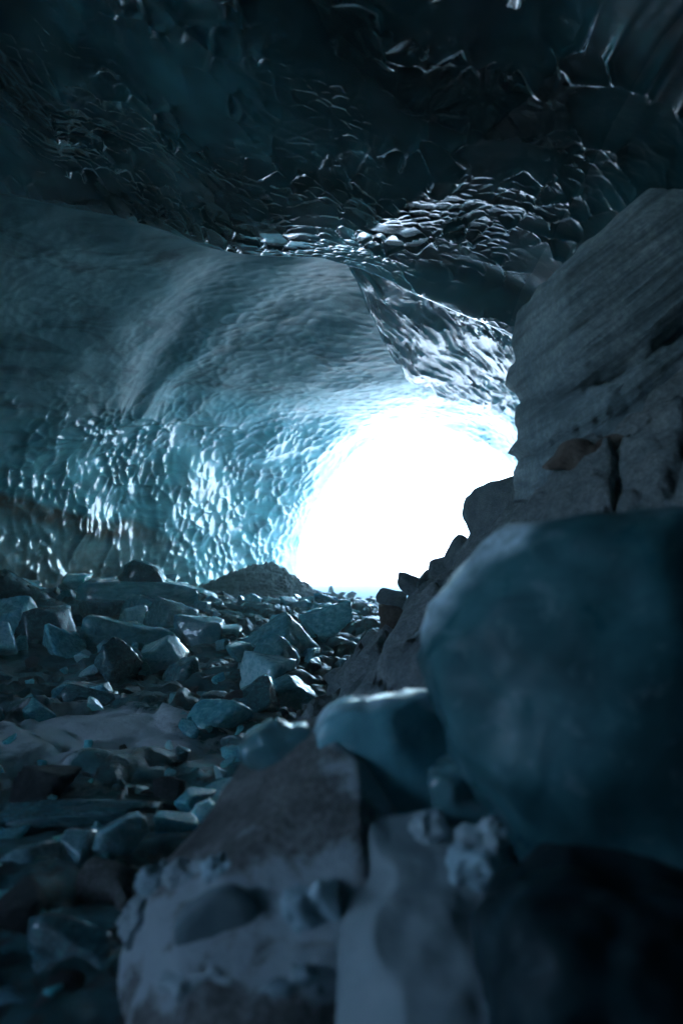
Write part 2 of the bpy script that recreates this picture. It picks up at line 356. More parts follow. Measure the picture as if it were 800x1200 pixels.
# ---- far chamber: arch swept from the lip to the mouth
def build_far_chamber():
    ys_k = [3.2, 5.0, 7.0, 9.0, 10.5, 12.0, 13.2, 14.0, 14.35, 14.6]
    xL = [-5.6, -5.2, -4.55, -3.55, -2.85, -1.92, -1.08, -0.66, -0.95, -2.6]
    xR = [4.0, 3.8, 3.6, 3.6, 3.6, 3.5, 3.4, 3.4, 3.8, 5.2]
    zT = [4.3, 4.0, 3.62, 3.28, 3.02, 2.71, 2.47, 2.30, 2.5, 4.2]
    zC = [0.9, 0.9, 0.85, 0.8, 0.72, 0.6, 0.4, 0.15, 0.15, 0.15]
    ys = np.concatenate([np.arange(3.2, 6.5, 0.12), np.arange(6.5, 14.0, 0.022), np.arange(14.0, 14.6, 0.04)])
    # sharper sampling where the camera sees: left wall and roof
    th = np.concatenate([np.linspace(-0.9, 0.0, 80)[:-1], np.linspace(0, math.pi * 0.78, 330)[:-1], np.linspace(math.pi * 0.78, math.pi, 36)[:-1], np.linspace(math.pi, math.pi + 0.9, 14)])
    f = lambda k: np.interp(ys, ys_k, k)
    # smooth the interpolated tables
    def sm(a):
        k = np.ones(15) / 15; return np.convolve(np.pad(a, 7, mode='edge'), k, 'valid')
    L, Rr, T, C = (sm(f(k)) for k in (xL, xR, zT, zC))
    A, TH = np.meshgrid(np.arange(len(ys)), th, indexing='ij')
    cx = ((L + Rr) / 2)[A]; w = ((Rr - L) / 2)[A]; h = (T - C)[A]; zc = C[A]; Y = ys[A]
    p = np.interp(Y, [3, 11, 14, 15], [0.86, 0.86, 1.08, 1.08])
    cl = np.clip(TH, 0, math.pi)
    c_ = np.cos(cl); s_ = np.sin(cl)
    X = cx - w * np.sign(c_) * np.abs(c_) ** p
    Z = zc + h * np.abs(s_) ** p
    low = np.where(TH < 0, TH, np.where(TH > math.pi, math.pi - TH, 0))
    Z = Z + low * 2.2
    X = X - 0.25 * low * np.where(TH < 0, 1, -1) * -1 * 0.6
    G = np.stack([X, Y, Z], -1)
    n = grid_normals(G)
    ctr = np.stack([cx, Y, zc], -1)
    flip = np.sign(np.sum(n * (ctr - G), -1, keepdims=True)); flip[flip == 0] = 1; n = n * flip      # into the cave
    out = sstep(14.0, 13.0, Y)
    P0 = G.copy()
    # hanging bulge on the left of the roof and the fold under it
    ax = (X + 4.1) * 0.62 + (Z - 2.3) * 0.0
    bul = np.exp(-((Y - (8.2 + 0.35 * (X + 2.8))) / 1.0) ** 2) * np.exp(-((X + 3.0) / 1.15) ** 2) * sstep(1.6, 2.3, Z)
    xb = np.interp(Y, [6.4, 7.0, 7.7, 9.0, 9.8, 10.3], [-0.6, -0.75, -1.0, -1.75, -2.6, -3.8]) + 0.12 * noise(P0 * 0.8, 31) + 0.04 * noise(P0 * 2.7, 32)
    d = 0.03 * sstep(-0.3, 0.8, xb - X) * sstep(1.75, 2.2, Z) + 0.03 * bul
    bul2 = np.exp(-((Y - 11.2 - 0.2 * X) / 0.8) ** 2) * np.exp(-((X + 0.5) / 1.5) ** 2) * sstep(1.8, 2.5, Z)
    d = d + 0.12 * bul2
    d = d - 0.035 * np.cos((X - xb - 0.25) * 3.6) * np.exp(-((X - xb - 0.25) / 1.1) ** 2) * sstep(1.9, 2.4, Z)
    zl_ = 2.08 + 0.10 * noise(np.stack([X * 1.3, Y * 1.3, X * 0], -1), 35)
    d = d + 0.11 * sstep(-0.02, 0.05, Z - zl_) * sstep(0.5, 0.1, Z - zl_) * np.exp(-np.abs((X + 2.1) / 0.6) ** 3)
    d = d + 0.13 * fbm(P0 * np.array([0.5, 0.55, 0.9]), 3, 21) + 0.02 * noise(P0 * np.array([1.6, 1.3, 2.2]), 29)
    # ledge lines in the wall
    led = noise(np.stack([X * 0.35, Y * 0.35, Z * 3.0 + 0.5 * noise(P0 * 0.7, 44)], -1), 45)
    d = d + 0.022 * np.abs(led) * sstep(2.6, 1.9, Z)
    # scallops: bowls with sharp rims; wall coarse, roof fine
    roof = sstep(2.0, 2.6, Z)
    warp = 0.10 * np.stack([noise(P0 * 2.3, 51), noise(P0 * 2.3, 52), noise(P0 * 2.3, 53)], -1)
    f1, f2, idv = voro((P0 + warp) * np.array([6.6, 6.6, 6.0]), 60)
    rim = np.clip(1 - (f2 - f1) / 0.5, 0, 1) ** 3.0
    sc = 0.034 * rim * (0.2 + 1.1 * idv) * sstep(-0.3, 0.3, noise(P0 * 4, 63)) + 0.024 * f1 ** 1.4
    g1, g2, gid = voro((P0 + warp) * np.array([6.5, 7.5, 6.5]) + 9, 70)
    fine = 0.020 * np.clip(1 - (g2 - g1) / 0.55, 0, 1) ** 1.6 * (0.4 + 0.9 * gid)
    d = d + ((1 - roof) * (sc + 0.3 * fine) + roof * fine * (0.35 + 0.4 * sstep(0, 1.2, X - xb))) * sstep(6, 7, Y)
    G = G + n * (d * (0.25 + 0.75 * out))[..., None]
    me = make_mesh('cave_wall', G, grid_faces(*Y.shape))
    a = me.attributes.new('deep', 'FLOAT', 'POINT')  # mask of the painted shade in the vault recess
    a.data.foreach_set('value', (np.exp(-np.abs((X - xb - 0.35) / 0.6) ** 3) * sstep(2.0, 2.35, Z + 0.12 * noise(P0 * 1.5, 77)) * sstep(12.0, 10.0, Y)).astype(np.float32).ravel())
    a = me.attributes.new('matt', 'FLOAT', 'POINT')
    a.data.foreach_set('value', (sstep(1.95, 2.3, Z + 0.1 * noise(P0 * 1.5, 79)) * sstep(12.9, 11.4, Y + 0.5 * noise(P0 * 0.9, 78))).astype(np.float32).ravel())
    a = me.attributes.new('silt', 'FLOAT', 'POINT')
    a.data.foreach_set('value', (np.maximum(0.8 * sstep(-0.5, 0.5, xb - X) * sstep(1.95, 2.2, Z + 0.1 * noise(P0 * 1.5, 77)), sstep(0.5, 1.6, X - xb) * sstep(2.3, 2.7, Z)) * sstep(12.6, 10.8, Y + 0.6 * noise(P0 * 0.9, 78))).astype(np.float32).ravel())
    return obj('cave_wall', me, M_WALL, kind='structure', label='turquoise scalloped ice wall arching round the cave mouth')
build_far_chamber()

# ---- near roof: dark scalloped underside ending in a lip
LIPX = [-9, -3, -2, -1.25, -0.65, 0, 0.5, 1.1, 2.0, 3.2, 6]
LIPY = [6.0, 5.2, 5.0, 5.0, 5.0, 5.0, 5.0, 5.2, 5.5, 5.8, 6]
LIPZ = [2.8, 3.05, 2.88, 2.75, 2.55, 2.47, 2.27, 2.03, 1.45, 0.3, -1.5]
def smooth_i(x, xs, ys, r=0.12):
    return sum(np.interp(x + o, xs, ys) for o in np.linspace(-r, r, 7)) / 7

def near_roof_z(X, Y):
    yl = smooth_i(X, LIPX, LIPY); zl = smooth_i(X, LIPX, LIPZ); t = np.maximum(yl - Y, 0)
    z = zl + 0.10 * (1 - np.exp(-t / 1.1)) + 0.055 * t
    side = np.maximum(np.abs(X + 0.8) - 3.6, 0)
    z = z - side ** 2 * np.where(X < 0, 0.05 + 0.5 * sstep(1.0, 3.2, Y) + 0.5 * sstep(-3.2, -4.4, Y), 0.55)
    z = z + 2.6 * sstep(-3.6, -5.2, X) * sstep(2.2, 1.2, Y) * sstep(-4.2, -3.2, Y)  # roof lifted on the left to let in light from the added hole
    back = np.maximum(-1.0 - Y, 0); z = z - back ** 2 * 0.32 * sstep(-7, -3, X) - 0.1 * back ** 2
    return z

def scallop_near(P0):
    warp = 0.06 * np.stack([noise(P0 * 3, 81), noise(P0 * 3, 82), noise(P0 * 3, 83)], -1)
    f1, f2, idv = voro((P0 + warp) * np.array([8.6, 5.2, 5.0]), 90)
    e = f2 - f1
    part = sstep(-0.1, 0.4, noise(P0 * 5.0, 85))            # rims break off here and there
    rim = np.clip(1 - e / 0.16, 0, 1) ** 1.2 * part
    g1, g2, gid = voro((P0 + warp) * 13.0 + 4, 97)
    return 0.020 * rim * (0.1 + 1.2 * idv) + 0.005 * np.clip(1 - (g2 - g1) / 0.3, 0, 1) ** 1.3 * sstep(-0.1, 0.4, noise(P0 * 3, 86)) + 0.010 * f1 ** 1.6

def build_near_roof():
    xs = np.array(sorted(set(np.round(np.concatenate([np.arange(-7.0, -2.5, 0.25), np.arange(-2.5, 2.5, 0.0075), np.arange(2.5, 2.7, 0.04), np.arange(2.7, 5.2, 0.12)]), 4))))
    t = np.concatenate([np.linspace(-10.0, -2.3, 34)[:-1], np.linspace(-2.3, 0, 300)])      # metres before the lip
    rise = [(0.02, 0.015), (0.05, 0.05), (0.07, 0.12), (0.10, 0.3), (0.12, 0.6), (0.14, 1.2), (0.2, 2.6)]
    X, T = np.meshgrid(xs, t, indexing='ij')
    Y = smooth_i(X, LIPX, LIPY) + T + 0.05 * noise(np.stack([X * 2.0, X * 0, X * 0], -1), 3) + 0.014 * noise(np.stack([X * 7.0, X * 0, X * 0], -1), 4)
    Z = near_roof_z(X, Y)
    P0 = np.stack([X, Y, Z], -1)
    # long folds that swing from the roof down to the right
    Z = Z + 0.15 * fbm(np.stack([X * 0.9 + Y * 0.25, Y * 0.45, Z * 0], -1), 2, 7) * sstep(0, -0.6, T) + 0.02 * fbm(P0 * 1.5, 2, 8)
    fold = np.abs(noise(np.stack([X * 1.25 + 0.55 * Y, Y * 0.3 + 3, X * 0], -1), 13))
    Z = Z + 0.07 * (fold - 0.3) * sstep(0, -0.8, T) * sstep(1.2, 0.6, X)
    G = np.stack([X, Y, Z], -1); n = grid_normals(G); n *= np.where(n[..., 2:3] > 0, -1, 1)
    d = scallop_near(P0) * (0.15 + 0.85 * sstep(1.9, 1.1, X))
    n = n * 0.6 + np.array([0.05, 0.12, -0.4])
    G = G + n * (d * sstep(0.02, -0.10, T) + 0.02)[..., None]
    rows = [G]
    base = G[:, -1:, :]
    for dy, dz in rise: rows.append(base + np.array([0, dy, dz]))
    G = np.concatenate(rows, 1); nu, nv = G.shape[:2]
    V = [G.reshape(-1, 3)]; F = [grid_faces(nu, nv)]; off = nu * nv
    # lit shelf behind the lip on the right, running on towards the mouth
    bx = [0.0, 0.25, 0.64, 1.3, 2.2, 3.6]; by = [5.0, 6.0, 8.0, 9.5, 11.0, 13.0]
    sx = np.arange(-0.02, 3.6, 0.02); st = np.linspace(0, 1, 230)
    X, T = np.meshgrid(sx, st, indexing='ij')
    y0 = smooth_i(X, LIPX, LIPY) - 0.12; y1 = np.maximum(smooth_i(X, bx, by, 0.06) + (0.35 * noise(np.stack([X * 3.5, X * 0, X * 0], -1), 6) + 0.15 * noise(np.stack([X * 11, X * 0, X * 0], -1), 7)) * sstep(0, 0.4, X), y0 + 0.03)
    Y = y0 + (y1 - y0) * T
    zl = smooth_i(X, LIPX, LIPZ)
    zb = np.interp(Y, [5, 8, 9.5, 11, 13], [2.44, 2.28, 2.24, 2.22, 2.2]) - 0.35 * np.maximum(X - (Y - 5) * 0.36 - 0.2, 0) ** 1.5
    Z = (zl + 0.04) * sstep(0.9, 0, Y - y0) + zb * sstep(0, 0.9, Y - y0)
    P0 = np.stack([X, Y, Z], -1)
    a = math.radians(20)
    U = np.stack([X * math.cos(a) - Y * math.sin(a), X * math.sin(a) + Y * math.cos(a), Z], -1)
    f1, f2, idv = voro((U + 0.06 * noise(P0 * 3, 5)[..., None]) * np.array([14.0, 0.8, 4]), 110)
    d = 0.034 * np.clip(1 - (f2 - f1) / 0.5, 0, 1) ** 1.5 * (0.4 + idv) + 0.04 * fbm(U * np.array([5.0, 0.5, 1]), 3, 9)
    Z = Z - d * sstep(0, 0.1, T) + 0.02
    G2 = np.stack([X, Y, Z], -1); rows = [G2]; base = G2[:, -1:, :]
    for dy, dz in rise: rows.append(base + np.array([-dy * 0.6, dy, dz * 1.2]))
    G2 = np.concatenate(rows, 1)
    V.append(G2.reshape(-1, 3)); F.append(grid_faces(*G2.shape[:2], off))
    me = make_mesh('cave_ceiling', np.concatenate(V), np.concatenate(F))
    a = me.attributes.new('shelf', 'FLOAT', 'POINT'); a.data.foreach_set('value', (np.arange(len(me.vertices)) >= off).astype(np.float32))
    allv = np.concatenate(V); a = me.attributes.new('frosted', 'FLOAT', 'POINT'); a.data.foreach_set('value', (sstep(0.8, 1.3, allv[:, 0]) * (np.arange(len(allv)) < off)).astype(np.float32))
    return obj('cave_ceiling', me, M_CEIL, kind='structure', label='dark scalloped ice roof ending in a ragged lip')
build_near_roof()

# ---- the glacier the cave is melted into: an outer hull, open at the mouth and at an added side hole
def build_glacier():
    ys = np.array([-5.2, -4.0, -3, -2, -1, 0, 1.0, 3, 5, 9, 12, 14.2, 14.5])
    th = np.linspace(0, math.pi, 49); rows = []
    for y in ys:
        if y > 14.3: rows.append(np.stack([1.26 - 3.6 * np.cos(th), 0 * th + y, -0.6 + 4.4 * np.sin(th)], -1))
        else: rows.append(np.stack([-0.5 - 8.5 * np.cos(th), 0 * th + y, -0.6 + 7.5 * np.sin(th) ** 0.8], -1))
    rows.insert(0, np.stack([-0.5 - 0.01 * np.cos(th), 0 * th - 5.6, -0.6 + 0.01 * np.sin(th)], -1))
    G = np.stack(rows); G += 0.3 * noise(G * 0.3, 5)[..., None] * np.array([1, 0, 1]) * (G[..., 1:2] < 14) * (G[..., 2:3] > 0)
    F = grid_faces(*G.shape[:2])
    # added hole, out of view in the left flank, to light the foreground
    ce = G.reshape(-1, 3)[F].mean(1)
    F = F[~((ce[:, 0] < -5) & (ce[:, 1] > -3.0) & (ce[:, 1] < 1.0) & (ce[:, 2] > 2.0) & (ce[:, 2] < 3.6) & (ce[:, 1] < 1.0))]
    obj('glacier', make_mesh('glacier', G, F), M_SNOW, kind='structure', label='snow covered glacier that encloses the cave')
build_glacier()

# ---- rock slope on the right
def slope_z(X, Y):
    xt = -0.19 + 0.11 * (Y - 3.8)
    d = X - xt
    z1 = 1.05 * d * sstep(-0.1, 0.25, d) + np.minimum(d, 0) * 0.6
    ridge = (Y - 5.5) + 0.62 * (X - 0.55)              # > 0 beyond the crest line
    z1 = z1 - 1.3 * np.maximum(ridge, 0) ** 1.15
    near = np.maximum(3.1 - Y, 0); z1 = z1 - 0.8 * near
    return z1 * sstep(5, 2.4, np.maximum(X, 0) * 0 + 1) if False else np.minimum(z1, 2.2)

def build_slope():
    xs = np.arange(-0.7, 3.2, 0.018); ys = np.arange(2.1, 8.6, 0.024)
    X, Y = np.meshgrid(xs, ys, indexing='ij'); Z = slope_z(X, Y)
    P = np.stack([X, Y, Z], -1)
    dirn = np.stack([X * 1.2 - Y * 0.4, Y * 1.4 + X * 0.5, Z * 1.2], -1)
    f1, f2, idv = voro(dirn * 2.0 + 0.2 * noise(P * 2, 3)[..., None], 130)
    Z = Z + 0.15 * (idv - 0.5) * sstep(0, 0.12, f2 - f1) - 0.05 * sstep(0.1, 0.0, f2 - f1) + 0.07 * fbm(P * 2.3, 5, 5) + 0.02 * fbm(P * 12, 3, 6)
    Z = Z - 0.22 * np.exp(-(((X - 0.27) / 0.07) ** 2 + ((Y - 4.85) / 0.2) ** 2))     # dark hollow under the rusty boulder
    Z = np.where(Z < -0.25, -0.25, Z)
    obj('rock_slope', make_mesh('rock_slope', np.stack([X, Y, Z], -1), grid_faces(*X.shape)[:, ::-1]), M_ROCK, kind='structure',
        label='grey rock slope climbing beside the ice rubble')
build_slope()

# ================================================================== THINGS
def stone_mesh(name, seed, sub=3, planes=10, sharp=10, rough=0.05, flat=1.0, detail=0.0):
    rs = np.random.RandomState(seed); V, F = ico(sub)
    n = rs.normal(size=(planes, 3)); n /= np.linalg.norm(n, axis=1, keepdims=True)
    d = rs.uniform(0.42, 0.95, planes)
    base = np.vstack([np.eye(3), -np.eye(3)]); n = np.vstack([n, base]); d = np.concatenate([d, rs.uniform(0.9, 1.15, 6)])
    q = np.maximum(V @ n.T, 0) / d
    r = (q ** sharp).sum(1) ** (-1.0 / sharp)
    r = r * (1 + rough * fbm(V * 1.7 + seed, 3, seed) + detail * fbm(V * 7 + seed, 3, seed + 5) + 2.0 * detail * noise(V * 3.3 + seed, seed + 8))
    return make_mesh(name, V * r[:, None] * np.array([1, 1, flat]), F)

def outline_mesh(name, pts, Y, depth, centre, sub=5, k=0.62, rough=0.03, seed=0, disp=None, facets=0.0, tilt=0.0, back=0.0, cuts=()):
    """solid body: pts is the outline (as seen) at distance Y, depth its half thickness; origin at its base"""
    W = np.array([at(px, py, Y) for px, py in pts]); c = at(*centre, Y)
    dx, dz = W[:, 0] - c[0], W[:, 2] - c[2]
    ang = np.arctan2(dz, dx); rad = np.hypot(dx, dz); o = np.argsort(ang); ang, rad = ang[o], rad[o]
    ang = np.concatenate([ang - 2 * math.pi, ang, ang + 2 * math.pi]); rad = np.tile(rad, 3)
    V, F = ico(sub)
    phi = np.arctan2(V[:, 2], V[:, 0]); r = sum(np.interp(phi + e, ang, rad) for e in np.linspace(-0.06, 0.06, 5)) / 5
    sb = V[:, 1]; cb = np.sqrt(np.maximum(1 - sb ** 2, 0))
    pr = cb ** k * (1 - back * np.clip(sb, 0, 1)); py_ = np.sign(sb) * np.abs(sb) ** k
    P = np.stack([np.cos(phi) * r * pr, depth * py_, np.sin(phi) * r * pr], -1)
    P[:, 1] += tilt * P[:, 2]
    nrm = P / np.array([1, 1, 1.0]); nrm = nrm / np.maximum(np.linalg.norm(nrm, axis=1, keepdims=True), 1e-6)
    s = float(np.mean(rad))
    dd = rough * s * fbm(P / s * 1.6 + seed, 4, seed)
    if facets:
        f1, f2, idv = voro(P / s * 1.5 + seed * 3.1, seed + 40)
        dd = dd + facets * s * ((idv - 0.5) * sstep(0, 0.3, f2 - f1))
    P = P + nrm * dd[:, None]
    if disp is not None:
        P = P + (np.array([0.25, 1.0, 0.35]) * nrm * disp(P, s)[:, None])
    for nx, ny, nz, fr in cuts:                    # broken faces
        nn = np.array([nx, ny, nz], float); nn /= np.linalg.norm(nn); q = P @ nn; lim = q.max() * fr
        P = P - nn * (np.maximum(q - lim, 0) * 0.9)[:, None]
    if cuts: P = P + nrm * (0.012 * s * fbm(P / s * 5 + seed, 5, seed + 3) + 0.02 * s * np.abs(noise(P / s * 2.3 + seed, seed + 9)))[:, None]
    zmin = P[:, 2].min(); P[:, 2] -= zmin
    return make_mesh(name, P, F), (c[0], c[1], c[2] + zmin)

# ---- the big layered rock
def strata_disp(P, s):
    a = math.radians(34)
    q = -P[:, 0] * math.sin(a) + P[:, 2] * math.cos(a); u = P[:, 0] * math.cos(a) + P[:, 2] * math.sin(a)
    q = q + 0.05 * fbm(P * 1.3, 3, 7)
    A = np.stack([u * 0.8, P[:, 1] * 0.8, q * 5.5], -1); B = np.stack([u * 1.8, P[:, 1] * 1.5, q * 15], -1)
    st = noise(A, 3); st2 = noise(B, 8); B2 = np.stack([u * 3.5, P[:, 1] * 3, q * 34], -1)
    crack = 0
    for q0, wd, u0, u1 in ((0.42, 0.014, -0.7, 0.6), (0.20, 0.010, -0.8, 0.3), (0.02, 0.016, -0.5, 0.8), (-0.12, 0.010, -0.8, 0.1), (0.6, 0.012, -0.3, 0.8), (-0.26, 0.014, -0.6, 0.5)):
        crack = crack - 0.085 * np.exp(-((q - q0 - 0.03 * noise(P * 2.5, 41)) / wd) ** 2) * sstep(u0, u0 + 0.2, u) * sstep(u1, u1 - 0.2, u)
    return crack + 0.16 * (sstep(-0.15, 0.02, st) - 0.5) + 0.08 * (sstep(-0.12, 0.06, st2) - 0.5) * (0.4 + 0.6 * sstep(-0.3, 0.3, noise(P * 1.7, 30))) + 0.014 * noise(B2, 18) + 0.012 * fbm(P * 9, 4, 11)
me, loc = outline_mesh('layered_rock', [(620, 420), (622, 380), (627, 352), (648, 332), (668, 312), (692, 286), (708, 262), (728, 244), (760, 222), (800, 208), (860, 196), (930, 210),
                                        (1000, 300), (1020, 500), (990, 700), (900, 780), (780, 800), (680, 790), (640, 740), (628, 660), (624, 590), (619, 540), (617, 480)],
                       3.6, 0.55, (800, 500), 6, 0.5, 0.02, 3, strata_disp, 0.0, 0.0, 0.17, [(-0.15, -1, 0.05, 0.8), (-0.95, -0.3, 0.0, 0.93), (-0.35, -0.6, 0.7, 0.9)])
layered = empty('layered_boulder', loc, label='huge grey layered boulder with slanting ledges standing over the smooth ice boulder', category='boulder')
obj('rock_body', me, M_STRATA, layered)
def child_block(name, pts, Y, depth, centre, mat, parent, **kw):
    me, l = outline_mesh(name, pts, Y, depth, centre, 4, 0.35, 0.03, 5, None, 0.06)
    o = obj(name, me, mat, parent); o.location = np.array(l) - np.array(parent.location)
    for k, v in kw.items(): o[k] = v
    return o
child_block('block', [(712, 545), (752, 533), (778, 533), (790, 540), (790, 585), (778, 592), (728, 600), (722, 575)], 3.08, 0.09, (755, 565), M_ROCK_PALE, layered, label='pale squared block at the foot')
child_block('block', [(788, 535), (815, 520), (850, 530), (850, 600), (800, 600), (788, 590)], 3.1, 0.09, (820, 565), M_ROCK_B, layered)
child_block('block', [(668, 575), (690, 556), (712, 565), (722, 590), (715, 612), (680, 616)], 3.1, 0.08, (695, 588), M_ROCK_B, layered)
child_block('ledge', [(636, 545), (650, 537), (690, 524), (735, 514), (738, 519), (700, 533), (655, 549), (640, 552)], 3.12, 0.08, (687, 533), M_ROCK_BROWN, layered, label='rusty overhanging ledge')

# ---- smooth ice boulder, foreground right
me, loc = outline_mesh('ice_boulder', [(498, 745), (506, 720), (528, 693), (556, 664), (590, 640), (620, 626), (668, 611), (730, 602), (800, 597), (880, 612), (950, 680), (980, 820), (960, 960), (900, 1060), (800, 1120),
                                       (720, 1090), (660, 1040), (610, 975), (570, 905), (540, 860), (516, 808), (502, 775)],
                       1.75, 0.34, (730, 830), 5, 0.5, 0.09, 11, None, 0.09, 0.0, 0.1, [(-0.5, -0.8, 0.35, 0.82), (0.3, -0.9, 0.35, 0.84), (-0.3, -0.85, -0.4, 0.8), (-0.75, -0.3, 0.6, 0.9)])
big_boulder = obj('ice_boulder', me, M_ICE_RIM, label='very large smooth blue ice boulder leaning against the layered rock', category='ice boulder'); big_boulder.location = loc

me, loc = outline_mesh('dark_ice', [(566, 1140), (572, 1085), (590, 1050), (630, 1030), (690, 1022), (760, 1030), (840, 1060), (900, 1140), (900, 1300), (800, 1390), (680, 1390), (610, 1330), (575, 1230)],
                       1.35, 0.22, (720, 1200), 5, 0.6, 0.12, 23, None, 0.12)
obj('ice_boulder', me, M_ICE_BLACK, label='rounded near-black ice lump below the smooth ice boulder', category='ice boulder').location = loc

# ---- foreground rock with frost, embedded ice and a tongue of snow
def fg_disp(P, s):
    f1, f2, idv = voro(P * 4.2 + 1.7, 61)
    return 0.05 * (idv - 0.5) * sstep(0, 0.2, f2 - f1) + 0.018 * fbm(P * 8, 5, 12) - 0.02 * sstep(0.06, 0, f2 - f1)
me, loc = outline_mesh('frosted_rock', [(250, 955), (270, 915), (295, 893), (340, 880), (380, 884), (420, 905), (460, 945), (500, 1000), (540, 1040), (580, 1090), (600, 1200), (590, 1330), (500, 1420),
                                        (350, 1440), (220, 1420), (140, 1330), (132, 1200), (138, 1110), (160, 1060), (200, 1020), (228, 990)],
                       1.75, 0.36, (360, 1160), 6, 0.6, 0.04, 31, fg_disp, 0.0, 0.35, 0.0, [(-0.2, -0.62, 0.75, 0.72), (0.05, -1.0, 0.1, 0.74), (0.8, -0.35, 0.5, 0.7), (-0.85, -0.45, 0.25, 0.74), (-0.6, -0.2, 0.8, 0.8), (0.45, -0.85, 0.3, 0.78)])
rock = empty('frosted_boulder', loc, label='wide brown-grey boulder patched with frost, carrying a frozen-in ice lens', category='boulder')
obj('rock_body', me, M_FROST, rock)

from mathutils.bvhtree import BVHTree
from mathutils import Vector
_bvh = BVHTree.FromPolygons([tuple(np.array(v.co) + np.array(loc)) for v in me.vertices], [tuple(p.vertices) for p in me.polygons])
def rock_face(px, py, dflt=1.5):
    d = Vector(at(px, py, 1.0)) - Vector((0, 0, CAM_Z)); hit = _bvh.ray_cast(Vector((0, 0, CAM_Z)), d.normalized())
    return hit[0].y if hit[0] is not None else dflt
_a = me.attributes.new('frost', 'FLOAT', 'POINT')
_p = np.array([v.co[:] for v in me.vertices]) + np.array(loc)
_px = 400 + 1000 * _p[:, 0] / _p[:, 1]; _py = 600 - 1000 * (_p[:, 2] - CAM_Z) / _p[:, 1]
_f = np.maximum(np.exp(-((_px - 440) / 60) ** 2 - ((_py - 925 - 0.9 * (_px - 440)) / 40) ** 2), 0.9 * sstep(985, 1040, _py + 0.25 * (_px - 300)) * sstep(470, 380, _px) * sstep(1230, 1120, _py))
_a.data.foreach_set('value', _f.astype(np.float32))

def placed(name, pts, Y, depth, centre, mat, label, category, sub=4, k=0.62, rough=0.06, seed=1, facets=0.08, **kw):
    cuts = kw.pop('cuts', ())
    me, loc = outline_mesh(name, pts, Y, depth, centre, sub, k, rough, seed, None, facets, 0.0, 0.0, cuts)
    o = obj(name, me, mat, label=label, category=category, **kw); o.location = loc; return o

placed('ice_slab', [(368, 850), (385, 835), (430, 822), (470, 815), (510, 812), (530, 830), (538, 860), (552, 910), (545, 955), (505, 985), (450, 970), (405, 930), (380, 890)], 1.92, 0.12, (460, 890), M_ICE_SLAB,
       'upright blue ice slab with a white crust along its top, wedged behind the frosted boulder', 'ice slab', 5, 0.55, 0.05, 3, cuts=[(-0.3, -0.9, 0.2, 0.75), (0.4, -0.8, 0.4, 0.75)])
slab = bpy.data.objects['ice_slab']
def whiten_rim(o, ex, ey, depth_px):
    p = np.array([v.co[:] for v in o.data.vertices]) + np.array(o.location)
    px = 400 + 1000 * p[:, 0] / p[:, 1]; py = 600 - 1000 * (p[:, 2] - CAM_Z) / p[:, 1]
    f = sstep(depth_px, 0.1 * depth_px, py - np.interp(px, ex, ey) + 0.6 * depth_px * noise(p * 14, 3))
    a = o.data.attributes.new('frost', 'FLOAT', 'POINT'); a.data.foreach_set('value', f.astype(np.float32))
whiten_rim(big_boulder, [480, 500, 530, 560, 620, 640, 660], [742, 735, 690, 660, 626, 560, 500], 14)  # whitens the upper-left edge of the boulder
whiten_rim(slab, [368, 385, 430, 470, 510, 530, 538, 552], [850, 833, 820, 812, 809, 826, 850, 900], 26)
placed('ice_chunk', [(278, 872), (300, 858), (340, 851), (368, 852), (374, 868), (350, 882), (300, 897), (282, 893)], 2.0, 0.07, (325, 873), M_ICE_CLEAR,
       'wet glistening ice piece lying on the peak of the frosted boulder', 'ice chunk', 4, 0.6, 0.1, 7, 0.12)
placed('ice_chunk', [(505, 905), (525, 888), (560, 895), (590, 930), (612, 970), (590, 985), (545, 978), (510, 950)], 1.75, 0.08, (555, 938), M_ICE_CLEAR,
       'frosty rounded ice chunk squeezed between the upright slab and the smooth ice boulder', 'ice chunk', 5, 0.5, 0.15, 8, 0.2)
placed('ice_chunk', [(518, 1005), (540, 992), (580, 1000), (610, 1030), (590, 1065), (550, 1062), (524, 1045)], 1.6, 0.07, (560, 1030), M_ICE_GREY,
       'blue ice chunk at the upper end of the grey-white snow patch', 'ice chunk', 5, 0.5, 0.15, 9, 0.25)
placed('snow_lump', [(484, 970), (495, 957), (512, 955), (524, 966), (520, 978), (495, 982)], 1.66, 0.03, (504, 969), M_FIRN, 'small white snow lump below the upright ice slab', 'snow lump', 5, 0.6, 0.3, 10, 0.3)
placed('snow_lump', [(535, 982), (560, 972), (600, 980), (620, 990), (600, 998), (550, 994)], 1.6, 0.03, (575, 985), M_FIRN, 'thin snow streak lying on the frosty chunk beside the smooth ice boulder', 'snow lump', 5, 0.6, 0.3, 12, 0.3)
placed('ice_chunk', [(205, 1095), (212, 1065), (240, 1047), (285, 1045), (305, 1062), (298, 1090), (265, 1120), (230, 1135), (208, 1125)], rock_face(255, 1088) + 0.018, 0.028, (255, 1088), M_ICE_GREY,
       'smooth grey-blue ice lens frozen into the face of the frosted boulder', 'ice chunk', 4, 0.6, 0.06, 13, 0.05)
